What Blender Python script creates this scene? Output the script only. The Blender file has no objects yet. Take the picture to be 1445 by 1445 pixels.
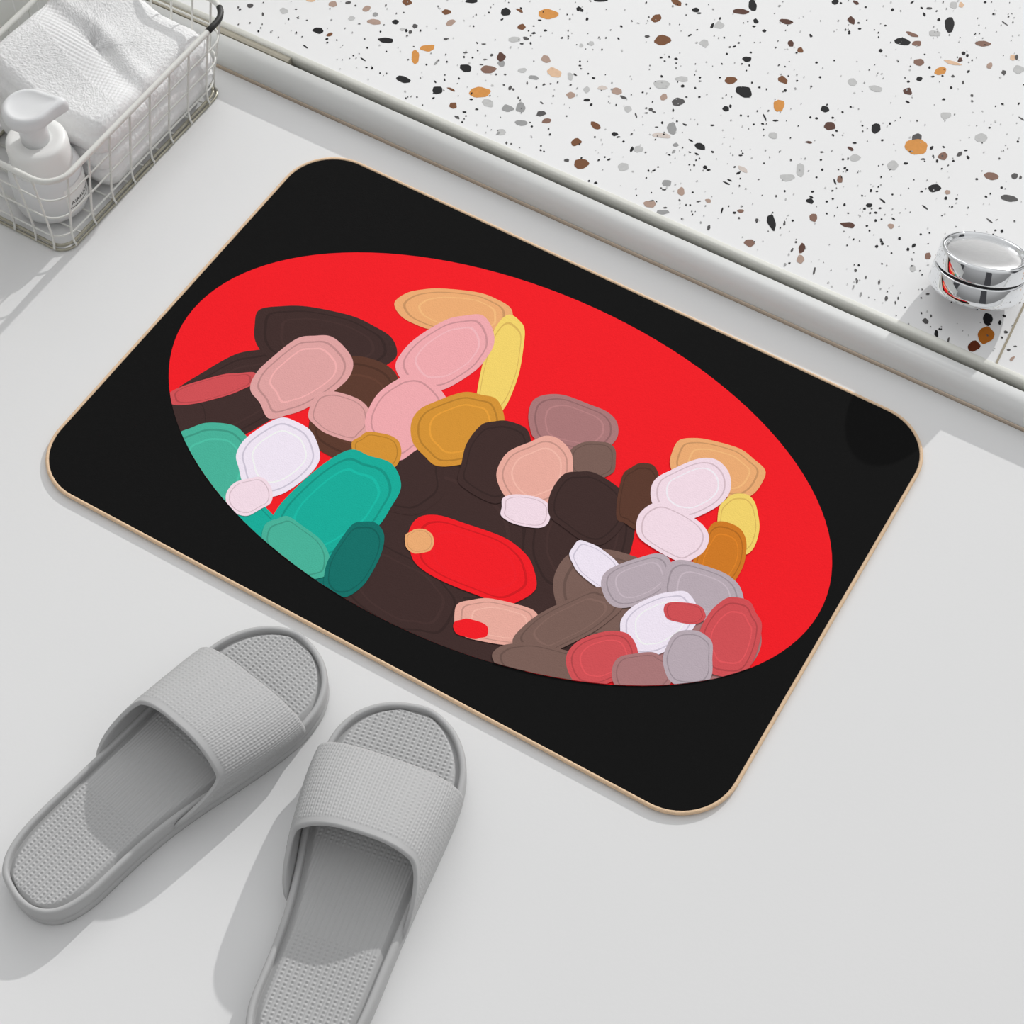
import bpy, bmesh, math, random
from mathutils import Vector, Matrix
PI = math.pi
random.seed(7)
sc = bpy.context.scene
C = sc.collection
sc.view_settings.view_transform = 'Standard'
sc.view_settings.look = 'None'

# ---------------------------------------------------------------- camera
CAM = Vector((0.45804, -0.72331, 1.23638))
RX, RZ, F = 0.57339, 0.54108, 2711.98
cd = bpy.data.cameras.new('camera'); cam = bpy.data.objects.new('camera', cd); C.objects.link(cam)
cam.location = CAM; cam.rotation_euler = (RX, 0, RZ)
cd.sensor_width = 36; cd.lens = F / 1445 * 36; cd.clip_start = 0.01
sc.camera = cam
RM = Matrix.Rotation(RZ, 3, 'Z') @ Matrix.Rotation(RX, 3, 'X')
def at(px, py, z=0.0):
    """surveyed photo point -> place on the horizontal plane of height z"""
    d = RM @ Vector(((px - 722.5) / F, (722.5 - py) / F, -1.0))
    return CAM + d * ((z - CAM.z) / d.z)

# ---------------------------------------------------------------- materials
def lin(c):
    return tuple(((v / 255 / 12.92) if v / 255 <= 0.04045 else ((v / 255 + 0.055) / 1.055) ** 2.4) for v in c)
def mat(name, col, rough=0.5, metal=0.0, spec=0.5, noise=0.0, nscale=40, bump=0.0, bscale=200, gain=1.0, trans=0.0):
    m = bpy.data.materials.new(name); m.use_nodes = True
    nt = m.node_tree; b = nt.nodes['Principled BSDF']
    c = tuple(min(0.97, v * gain) for v in lin(col)) + (1,)
    b.inputs['Base Color'].default_value = c
    b.inputs['Roughness'].default_value = rough
    b.inputs['Metallic'].default_value = metal
    b.inputs['Specular IOR Level'].default_value = spec
    if trans: b.inputs['Transmission Weight'].default_value = trans
    tc = nt.nodes.new('ShaderNodeTexCoord')
    if noise:
        n = nt.nodes.new('ShaderNodeTexNoise'); n.inputs['Scale'].default_value = nscale; n.inputs['Detail'].default_value = 4
        nt.links.new(tc.outputs['Object'], n.inputs['Vector'])
        mx = nt.nodes.new('ShaderNodeMix'); mx.data_type = 'RGBA'
        mx.inputs[6].default_value = tuple(max(0, v * (1 - noise)) for v in c[:3]) + (1,)
        mx.inputs[7].default_value = tuple(min(1, v * (1 + noise)) for v in c[:3]) + (1,)
        nt.links.new(n.outputs['Fac'], mx.inputs[0]); nt.links.new(mx.outputs[2], b.inputs['Base Color'])
    if bump:
        n2 = nt.nodes.new('ShaderNodeTexNoise'); n2.inputs['Scale'].default_value = bscale; n2.inputs['Detail'].default_value = 3
        nt.links.new(tc.outputs['Object'], n2.inputs['Vector'])
        bp = nt.nodes.new('ShaderNodeBump'); bp.inputs['Strength'].default_value = bump; bp.inputs['Distance'].default_value = 0.001
        nt.links.new(n2.outputs['Fac'], bp.inputs['Height']); nt.links.new(bp.outputs['Normal'], b.inputs['Normal'])
    return m
G = 1.17                                    # printed colour -> reflectance under this light
M_floor = mat('white_floor_paint', (229, 229, 229), 0.55, spec=0.25, noise=0.015, nscale=6, bump=0.05, bscale=300)
M_sill = mat('white_enamel_sill', (226, 227, 226), 0.28, spec=0.5, noise=0.02, nscale=12)
M_channel = mat('dull_aluminium', (232, 232, 224), 0.4, metal=0.0, noise=0.05, nscale=30)
M_groove = mat('groove_dark', (58, 56, 46), 0.8, noise=0.2, nscale=60)  # dark olive tone of the groove between lip and strip
M_filler = mat('groove_filler', (178, 172, 156), 0.6, noise=0.1, nscale=50)
M_caulk = mat('aged_caulk', (188, 172, 154), 0.6, noise=0.12, nscale=40)
M_terr = mat('terrazzo_ground', (238, 238, 238), 0.45, spec=0.2, noise=0.012, nscale=20)
M_grout = mat('grout_line', (170, 160, 140), 0.8, noise=0.15, nscale=200)
chipcol = dict(blk=(28, 28, 30), dgr=(88, 86, 86), gry=(196, 196, 195), gry2=(158, 158, 158), brn=(122, 80, 52), brd=(92, 62, 52),
               mbr=(136, 104, 90), lbr=(178, 152, 138), tan=(226, 190, 158), tgr=(214, 202, 194), org=(216, 148, 74), odk=(178, 104, 30), brx=(96, 40, 14))
M_chip = {k: mat('chip_' + k, v, 0.5, spec=0.15, noise=0.12, nscale=300) for k, v in chipcol.items()}
M_black = mat('printed_black', (19, 19, 19), 0.95, spec=0.08, noise=0.05, nscale=200, bump=0.25, bscale=900, gain=G)
M_tan = mat('tan_edge_binding', (222, 192, 160), 0.8, spec=0.2, noise=0.16, nscale=350, bump=0.6, bscale=800, gain=1.1)
M_base = mat('mat_backing', (120, 108, 96), 0.9, spec=0.1, noise=0.1)
M_slip = mat('grey_foam_rubber', (183, 183, 183), 0.55, spec=0.3, noise=0.015, nscale=60)
M_wire = mat('white_coated_wire', (226, 226, 221), 0.35, spec=0.5, noise=0.06, nscale=150)
M_wire2 = mat('bare_worn_wire', (176, 172, 156), 0.35, metal=0.5, noise=0.25, nscale=250)
M_chipd = mat('bare_black_patch', (32, 32, 30), 0.5, noise=0.2, nscale=100)
M_towel = mat('white_terry', (247, 247, 247), 0.95, spec=0.05, noise=0.02, nscale=400, bump=0.5, bscale=1400)
M_frost = mat('frosted_plastic', (242, 243, 244), 0.4, spec=0.4, noise=0.01, nscale=20, trans=0.12)
M_cap = mat('white_plastic', (246, 246, 244), 0.35, spec=0.4, noise=0.01, nscale=20)
M_ink = mat('black_ink', (40, 40, 40), 0.6, noise=0.05)
M_paper = mat('white_label', (244, 244, 242), 0.5, noise=0.01)
M_chrome = mat('polished_chrome', (238, 240, 242), 0.04, metal=1.0, noise=0.01, nscale=10)
M_satin = mat('brushed_chrome', (226, 226, 226), 0.25, metal=0.9, noise=0.05, nscale=60, bump=0.04, bscale=300)
M_dark = mat('dark_gap', (14, 14, 15), 0.6, noise=0.05)

# wall tile material: small square tiles with pale joints
def tile_mat():
    m = bpy.data.materials.new('grey_mosaic_tile'); m.use_nodes = True
    nt = m.node_tree; b = nt.nodes['Principled BSDF']; b.inputs['Roughness'].default_value = 0.3
    tc = nt.nodes.new('ShaderNodeTexCoord'); sp = nt.nodes.new('ShaderNodeSeparateXYZ'); nt.links.new(tc.outputs['Object'], sp.inputs[0])
    def line(sock, off):
        a = nt.nodes.new('ShaderNodeMath'); a.operation = 'ADD'; a.inputs[1].default_value = off; nt.links.new(sock, a.inputs[0])
        d = nt.nodes.new('ShaderNodeMath'); d.operation = 'DIVIDE'; d.inputs[1].default_value = 0.0265; nt.links.new(a.outputs[0], d.inputs[0])
        f = nt.nodes.new('ShaderNodeMath'); f.operation = 'FRACT'; nt.links.new(d.outputs[0], f.inputs[0])
        l = nt.nodes.new('ShaderNodeMath'); l.operation = 'LESS_THAN'; l.inputs[1].default_value = 0.055; nt.links.new(f.outputs[0], l.inputs[0])
        return l.outputs[0]
    mx = nt.nodes.new('ShaderNodeMath'); mx.operation = 'MAXIMUM'
    nt.links.new(line(sp.outputs['Y'], 10 * 0.0265 - 0.155 + 0.159), mx.inputs[0]); nt.links.new(line(sp.outputs['Z'], 0.0030), mx.inputs[1])
    n = nt.nodes.new('ShaderNodeTexNoise'); n.inputs['Scale'].default_value = 25; nt.links.new(tc.outputs['Object'], n.inputs['Vector'])
    base = nt.nodes.new('ShaderNodeMix'); base.data_type = 'RGBA'; base.inputs[6].default_value = lin((240, 242, 243)) + (1,); base.inputs[7].default_value = lin((246, 246, 238)) + (1,)
    nt.links.new(n.outputs['Fac'], base.inputs[0])
    c = nt.nodes.new('ShaderNodeMix'); c.data_type = 'RGBA'; c.inputs[7].default_value = lin((254, 254, 252)) + (1,)
    nt.links.new(mx.outputs[0], c.inputs[0]); nt.links.new(base.outputs[2], c.inputs[6]); nt.links.new(c.outputs[2], b.inputs['Base Color'])
    bp = nt.nodes.new('ShaderNodeBump'); bp.inputs['Strength'].default_value = 0.5; bp.inputs['Distance'].default_value = 0.001; bp.invert = True
    nt.links.new(mx.outputs[0], bp.inputs['Height']); nt.links.new(bp.outputs['Normal'], b.inputs['Normal'])
    return m
M_tile = tile_mat()

# ---------------------------------------------------------------- helpers
def mk(name, verts, faces, mats, parent=None, smooth=True, mi=None, loc=None):
    me = bpy.data.meshes.new(name); me.from_pydata([tuple(v) for v in verts], [], faces); me.update()
    for m in (mats if isinstance(mats, (list, tuple)) else [mats]): me.materials.append(m)
    if mi: me.polygons.foreach_set('material_index', mi)
    me.polygons.foreach_set('use_smooth', [smooth] * len(me.polygons))
    o = bpy.data.objects.new(name, me); C.objects.link(o)
    if parent: o.parent = parent
    if loc is not None: o.location = loc
    return o
def thing(name, label, cat, loc=(0, 0, 0), rz=0, group=None):
    o = bpy.data.objects.new(name, None); o.empty_display_size = 0.02; C.objects.link(o); o.location = loc; o.rotation_euler = (0, 0, rz)
    o['label'] = label; o['category'] = cat
    if group: o['group'] = group
    return o
def struct(o, label=None):
    o['kind'] = 'structure'
    if label: o['label'] = label
    return o
class MB:
    def __init__(s): s.v = []; s.f = []; s.m = []
    def add(s, v, f, m=0):
        k = len(s.v); s.v += [tuple(p) for p in v]; s.f += [tuple(i + k for i in q) for q in f]; s.m += [m] * len(f)
    def build(s, name, mats, parent=None, smooth=True): return mk(name, s.v, s.f, mats, parent, smooth, s.m)
def loops(ls, cap0=True, cap1=True, closed=True):
    n = len(ls[0]); v = [p for l in ls for p in l]; f = []
    for j in range(len(ls) - 1):
        for i in range(n if closed else n - 1):
            k = (i + 1) % n
            f.append((j * n + i, j * n + k, (j + 1) * n + k, (j + 1) * n + i))
    if cap0: f.append(tuple(range(n - 1, -1, -1)))
    if cap1: f.append(tuple(range((len(ls) - 1) * n, len(ls) * n)))
    return v, f
def lathe(prof, n=64, ctr=(0, 0), cap0=True, cap1=True):
    return loops([[(ctr[0] + r * math.cos(2 * PI * i / n), ctr[1] + r * math.sin(2 * PI * i / n), z) for i in range(n)] for r, z in prof], cap0, cap1)
def tube(pts, r, n=8, closed=False):
    pts = [Vector(p) for p in pts]; N = len(pts); ls = []; prev = None
    for i in range(N):
        if closed: t = pts[(i + 1) % N] - pts[i - 1]
        else: t = pts[min(i + 1, N - 1)] - pts[max(i - 1, 0)]
        t.normalize()
        if prev is None:
            a = Vector((0, 0, 1)) if abs(t.z) < 0.9 else Vector((1, 0, 0)); u = t.cross(a).normalized()
        else: u = (prev - t * prev.dot(t)).normalized()
        prev = u; w = t.cross(u)
        ls.append([pts[i] + (u * math.cos(2 * PI * k / n) + w * math.sin(2 * PI * k / n)) * r for k in range(n)])
    if closed: ls.append(ls[0])
    return loops(ls, not closed, not closed)
def extrude_x(prof, x0, x1):
    """profile of (y,z) swept along x"""
    return loops([[(x0, y, z) for y, z in prof], [(x1, y, z) for y, z in prof]])
def rrect(x0, x1, y0, y1, r, n=10):
    out = []
    for cx, cy, a in ((x1 - r, y1 - r, 0), (x0 + r, y1 - r, PI / 2), (x0 + r, y0 + r, PI), (x1 - r, y0 + r, 1.5 * PI)):
        out += [(cx + r * math.cos(a + PI / 2 * i / n), cy + r * math.sin(a + PI / 2 * i / n)) for i in range(n + 1)]
    return out
def catmull(P, k=8):
    out = []; n = len(P)
    for i in range(n):
        p0, p1, p2, p3 = P[i - 1], P[i], P[(i + 1) % n], P[(i + 2) % n]
        for j in range(k):
            t = j / k
            out.append(tuple(0.5 * (2 * p1[c] + (p2[c] - p0[c]) * t + (2 * p0[c] - 5 * p1[c] + 4 * p2[c] - p3[c]) * t * t + (3 * p1[c] - p0[c] - 3 * p2[c] + p3[c]) * t ** 3) for c in range(2)))
    return out
def interp(tab, y):
    if y <= tab[0][0]: return tab[0][1]
    for (a, b), (c, d) in zip(tab, tab[1:]):
        if y <= c: return b + (d - b) * (y - a) / (c - a)
    return tab[-1][1]

# ---------------------------------------------------------------- setting
XL, XR = -0.58, 1.6
v, f = loops([[(XL, -1.6, -0.05), (XR, -1.6, -0.05), (XR, 0.30, -0.05), (XL, 0.30, -0.05)], [(XL, -1.6, 0), (XR, -1.6, 0), (XR, 0.30, 0), (XL, 0.30, 0)]])
struct(mk('floor', v, f, M_floor, smooth=False))
v, f = loops([[(XL - 0.06, -1.6, -0.05), (XL, -1.6, -0.05), (XL, 1.5, -0.05), (XL - 0.06, 1.5, -0.05)], [(XL - 0.06, -1.6, 0.32), (XL, -1.6, 0.32), (XL, 1.5, 0.32), (XL - 0.06, 1.5, 0.32)]])
struct(mk('wall_left', v, f, M_tile, smooth=False))
# low sill: rounded white enamel lip, a dark groove, a thin metal channel, then the terrazzo
ZT = 0.0205
lip = [(0.2345, 0.0), (0.2343, 0.004)]
for i in range(17):
    a = PI - (PI / 2 + 0.25) * i / 16
    lip.append((0.2475 + 0.0132 * math.cos(a), 0.0085 + 0.0125 * math.sin(a)))
lip += [(0.2528, 0.0202), (0.2542, 0.0190), (0.2550, 0.0170), (0.2552, 0.0)]
v, f = extrude_x(lip, XL + 0.0005, XR - 0.001)
struct(mk('trim_1', v, f, M_sill), 'rounded white enamel sill running past the mat')
chan = [(0.2606, 0.0), (0.2606, 0.0195), (0.2609, 0.0208), (0.2616, 0.0216), (0.2628, 0.0219), (0.2656, 0.0219), (0.2668, 0.0214), (0.2672, 0.0205), (0.2672, 0.0)]
v, f = extrude_x(chan, XL + 0.0005, XR - 0.001)
struct(mk('trim_2', v, f, M_channel), 'thin metal edge strip along the terrazzo')
v, f = extrude_x([(0.2553, 0.001), (0.2553, 0.0110), (0.2605, 0.0110), (0.2605, 0.001)], -0.362, XR - 0.002)
struct(mk('trim_3', v, f, M_groove, smooth=False), 'dark groove between sill and metal strip')
v, f = extrude_x([(0.2553, 0.001), (0.2553, 0.0195), (0.2575, 0.0202), (0.2605, 0.0205), (0.2605, 0.001)], XL + 0.001, -0.3622)
struct(mk('trim_4', v, f, M_filler, smooth=False), 'beige filler closing the groove near the basket')
v, f = extrude_x([(0.2324, 0.0002), (0.2331, 0.0016), (0.2342, 0.0028), (0.2342, 0.0002)], XL + 0.001, XR - 0.002)
struct(mk('trim_5', v, f, M_caulk), 'beige caulk bead at the foot of the sill')

# ---------------------------------------------------------------- terrazzo slab with inlaid chips
TX0, TX1, TY0, TY1 = XL + 0.0005, XR - 0.001, 0.2673, 1.45
terr = MB()
v, f = loops([[(TX0, TY0, 0), (TX1, TY0, 0), (TX1, TY1, 0), (TX0, TY1, 0)], [(TX0, TY0, ZT), (TX1, TY0, ZT), (TX1, TY1, ZT), (TX0, TY1, ZT)]])
terr.add(v, f, 0)
ck = list(chipcol); mats_t = [M_terr, M_grout] + [M_chip[k] for k in ck]
nchip = [0]
def chip_poly(pts, kind):
    z = ZT + 0.0001 + nchip[0] * 2.5e-7; nchip[0] += 1
    p = [(x, y, z) for x, y in pts]
    if any(y < TY0 + 0.0002 for x, y, _ in p): p = [(x, max(y, TY0 + 0.0002), z) for x, y, _ in p]
    ar = sum(p[i][0] * p[(i + 1) % len(p)][1] - p[(i + 1) % len(p)][0] * p[i][1] for i in range(len(p)))
    if ar < 0: p.reverse()
    terr.add(p, [tuple(range(len(p)))], 2 + ck.index(kind))
def chip(px, py, w, h, ang, kind):
    n = random.choice((5, 6, 6, 7)) if max(w, h) > 6 else 6
    big = max(w, h) > 8
    raw = []
    ph = random.random() * 2 * PI
    for i in range(n):
        a = ph + 2 * PI * (i + random.uniform(-0.28, 0.28)) / n
        k = random.uniform(0.92, 1.22) if big else random.uniform(0.95, 1.15)
        raw.append((k * math.cos(a), k * math.sin(a)))
    # superellipse squareness so chips look angular
    if big:   # blunt the corners a little
        raw = [(raw[i][0] * (1 - t) + raw[j][0] * t, raw[i][1] * (1 - t) + raw[j][1] * t) for i in range(n) for j, t in ((i - 1, 0.16), ((i + 1) % n, 0.16))]
    a = math.radians(ang); pts = []
    for u, w_ in raw:
        x, y = u * w / 2 * 1.04, w_ * h / 2 * 1.04
        q = at(px + x * math.cos(a) - y * math.sin(a), py + x * math.sin(a) + y * math.cos(a), ZT)
        pts.append((q.x, q.y))
    chip_poly(pts, kind)
def zone(ox, oy, s, rows):
    for r in rows:
        x, y, w, h = r[:4]; kind = r[4]; ang = r[5] if len(r) > 5 else 0
        chip(ox + x / s, oy + y / s, w / s, h / s, ang, kind)
zone(320, 0, 4.817, [(160,38,50,30,'dgr'),(385,75,60,45,'gry'),(720,28,60,40,'lbr'),(570,2,70,20,'tan'),(950,58,55,35,'lbr',-30),(1010,100,45,30,'gry2',-30),
 (1000,148,90,40,'lbr',5),(1225,15,65,45,'brn'),(622,208,75,42,'blk'),(700,235,45,25,'brn',-20),(680,265,22,15,'blk'),(1145,150,45,30,'blk'),(1280,178,35,30,'dgr'),
 (1080,275,100,38,'blk',5),(1365,325,95,50,'org',-10),(1278,385,60,90,'org'),(1198,538,95,45,'blk',10),(245,97,15,25,'dgr'),(215,213,15,15,'blk'),(535,318,40,10,'blk',35),
 (925,403,40,10,'blk',35),(988,465,18,18,'blk'),(825,18,40,20,'dgr'),(850,125,45,30,'gry'),(1220,208,22,22,'blk'),(1247,218,25,25,'dgr'),(1195,200,40,20,'gry'),(1425,425,50,15,'gry2',-50),
 (955,325,14,14,'blk'),(937,265,13,10,'blk'),(1085,350,12,12,'blk'),(1045,215,12,16,'blk'),(1358,440,14,14,'blk'),(483,123,20,10,'dgr',30),(545,138,14,10,'dgr'),(470,63,20,8,'dgr'),
 (1218,668,10,14,'blk'),(1293,660,12,12,'blk'),(900,163,18,9,'dgr'),(1042,497,12,12,'blk'),(748,273,12,12,'blk'),(950,460,16,10,'blk'),(875,38,14,14,'dgr'),(78,50,12,16,'dgr'),(1415,555,22,10,'blk',50)])
zone(560, 0, 4.817, [(510,8,85,30,'blk'),(335,82,60,38,'brn'),(365,155,65,35,'lbr',-15),(742,77,70,55,'blk'),(835,72,60,20,'brn',25),(1028,95,140,70,'org',-8),(848,183,55,45,'brn'),
 (970,138,25,12,'blk'),(1010,207,25,15,'blk'),(930,225,28,15,'blk'),(800,268,85,40,'gry'),(878,262,40,22,'dgr',20),(850,298,30,10,'blk'),(335,265,40,18,'dgr'),(708,432,52,45,'gry2'),(708,388,60,60,'brd'),
 (465,462,85,50,'blk',20),(620,470,105,50,'mbr'),(1012,403,70,55,'lbr'),(1070,492,110,65,'tan',15),(930,528,80,30,'gry2',5),(855,478,60,35,'gry'),(275,612,75,55,'blk'),(370,608,60,18,'brn',25),
 (560,630,140,72,'org',-8),(505,676,25,12,'blk'),(382,718,55,45,'brn'),(620,700,75,50,'gry',15),(750,735,85,48,'gry2',10),(838,730,65,65,'gry2'),(983,772,65,40,'dgr'),(1020,823,65,32,'mbr',-8),
 (848,836,85,35,'gry2'),(1182,650,60,45,'lbr'),(1350,853,75,45,'brn',30),(1217,968,75,45,'brn',-20),(1258,1113,108,70,'brn'),(1155,1090,35,22,'dgr'),(410,798,40,20,'dgr',25),(543,743,25,12,'blk'),
 (460,762,28,12,'blk'),(600,405,30,12,'dgr'),(1240,60,30,30,'blk'),(1258,72,20,22,'blk'),(1293,130,18,22,'blk'),(1390,2,90,20,'blk'),(710,900,60,45,'gry'),(715,132,22,12,'blk',-25),
 (545,292,18,10,'blk',40),(590,300,35,10,'dgr'),(550,345,12,12,'blk'),(467,358,36,10,'dgr',-5),(645,375,22,18,'dgr'),(515,392,14,12,'blk'),(457,388,14,14,'blk'),(575,440,26,10,'dgr'),(770,598,22,30,'dgr',30),
 (792,608,18,18,'dgr'),(728,578,16,12,'dgr'),(885,565,12,24,'dgr'),(1000,575,24,14,'dgr',-20),(1045,570,14,12,'dgr'),(1213,508,26,10,'dgr',35),(1338,530,24,10,'dgr'),(1245,418,14,12,'blk'),(1245,446,18,12,'blk'),
 (985,700,28,10,'dgr',40),(825,665,12,16,'dgr'),(248,667,20,12,'blk',-25),(262,558,18,10,'blk',45),(918,860,16,14,'blk'),(905,833,16,10,'dgr'),(745,972,14,20,'dgr'),(778,978,16,12,'dgr'),(978,1022,16,12,'blk',40),
 (1000,1030,12,14,'blk',-40),(980,992,14,10,'blk'),(445,830,14,14,'blk'),(470,788,14,10,'blk'),(325,545,12,12,'blk'),(910,295,14,20,'blk'),(895,210,12,10,'blk'),(930,178,14,10,'blk'),(690,905,16,26,'gry2',30)])
zone(800, 0, 4.817, [(745,15,80,45,'brn',25),(610,125,75,45,'brn',-15),(650,270,108,70,'brn'),(545,248,35,18,'dgr'),(875,68,50,28,'blk'),(898,90,30,12,'blk'),(1180,78,110,35,'brd',5),(1262,35,60,78,'blk'),
 (1285,145,40,35,'blk',40),(1272,180,25,12,'blk'),(1342,210,28,20,'blk'),(988,175,22,40,'blk',25),(1037,170,65,50,'gry'),(932,292,80,50,'gry'),(835,240,28,12,'blk',-25),(1225,403,62,45,'blk'),(1112,543,85,50,'brn',-5),
 (1205,625,108,72,'blk',20),(1430,720,50,75,'org'),(1082,740,48,40,'blk',20),(1112,722,18,25,'blk'),(755,692,82,58,'dgr'),(660,660,45,50,'lbr',40),(640,575,105,55,'gry'),(780,538,90,35,'gry'),(335,620,78,42,'lbr',10),
 (240,598,65,28,'tgr'),(385,662,48,20,'dgr',20),(415,742,55,42,'gry'),(713,872,58,90,'gry2'),(640,922,130,35,'tgr',8),(135,680,48,18,'blk'),(135,610,45,45,'gry'),(325,912,48,28,'blk'),(350,932,30,12,'blk'),(440,1017,22,40,'blk',25),
 (488,1015,58,48,'gry'),(385,1135,80,50,'gry'),(903,995,80,40,'blk',20),(882,1047,30,12,'blk',25),(842,955,35,12,'blk',30),(940,1138,30,25,'blk'),(962,1155,28,14,'blk'),(1085,1245,55,12,'blk',25),(1105,1225,36,12,'blk',25),
 (1165,1177,35,15,'blk',-25),(1195,1150,70,30,'tgr',35),(677,1247,62,45,'gry2'),(775,1302,52,58,'lbr'),(565,1387,85,48,'lbr',-8),(575,1365,36,10,'dgr',-10),(650,1440,80,34,'gry2'),(787,585,25,20,'blk'),(803,848,32,12,'blk',20),
 (988,852,28,12,'blk'),(1400,920,60,45,'gry',25),(1345,800,13,50,'blk',-25),(1420,820,35,12,'blk'),(1040,528,16,12,'blk'),(1250,357,20,12,'blk'),(165,295,36,30,'gry'),(95,310,30,26,'gry'),(20,520,40,55,'gry'),
 (75,62,22,28,'blk'),(370,180,20,14,'blk',40),(350,263,20,12,'blk',40),(265,258,12,14,'blk'),(640,392,22,12,'blk'),(695,387,16,14,'blk'),(742,400,26,16,'blk'),(665,415,14,10,'blk'),(743,430,12,10,'blk'),(905,528,16,14,'blk'),
 (905,552,20,10,'blk'),(872,598,14,14,'blk'),(900,660,18,14,'blk'),(812,660,20,10,'blk'),(515,628,14,12,'blk'),(645,520,18,16,'blk',30),(470,785,12,36,'dgr',-20),(570,745,30,24,'dgr'),(540,768,24,10,'dgr'),(590,760,30,12,'dgr',20),
 (648,835,16,18,'blk'),(610,865,24,10,'dgr'),(722,750,14,22,'blk'),(748,825,14,14,'blk'),(165,712,22,16,'blk',-25),(180,532,22,12,'blk',25),(55,508,24,12,'blk',35),(190,932,14,14,'blk'),(385,962,16,14,'blk'),(285,1085,28,12,'blk',-20),
 (258,1068,12,12,'blk'),(150,1230,16,14,'blk'),(195,1243,24,16,'blk'),(590,1160,24,12,'blk',-20),(620,1135,14,10,'blk'),(555,1163,14,10,'blk'),(540,1210,12,12,'blk'),(660,1290,28,12,'dgr'),(640,1278,14,10,'dgr'),(838,1395,14,14,'blk'),
 (895,1370,36,10,'dgr',-12),(960,1365,40,26,'lbr',20),(855,1308,16,12,'blk'),(668,1412,26,12,'dgr'),(725,1030,20,30,'gry2',40),(738,985,40,26,'gry2'),(695,1053,24,10,'blk',20),(865,1123,14,14,'blk'),(832,1120,14,10,'blk'),(878,1090,12,12,'blk'),
 (835,1035,20,10,'blk',20),(990,1033,20,14,'blk',30),(1180,1057,26,12,'blk'),(1195,1043,14,10,'blk'),(1140,1135,18,12,'blk',-30),(1190,435,12,12,'blk'),(1240,445,14,14,'blk'),(1220,480,12,10,'blk'),(1308,595,20,12,'blk'),(1258,563,12,16,'blk'),
 (1183,785,16,14,'blk'),(1232,790,12,14,'blk'),(1330,842,20,12,'blk',20),(1270,846,14,12,'blk'),(1108,320,16,12,'blk'),(1138,317,26,12,'blk',-20),(1168,292,16,12,'blk'),(1088,366,14,14,'blk')])
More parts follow.
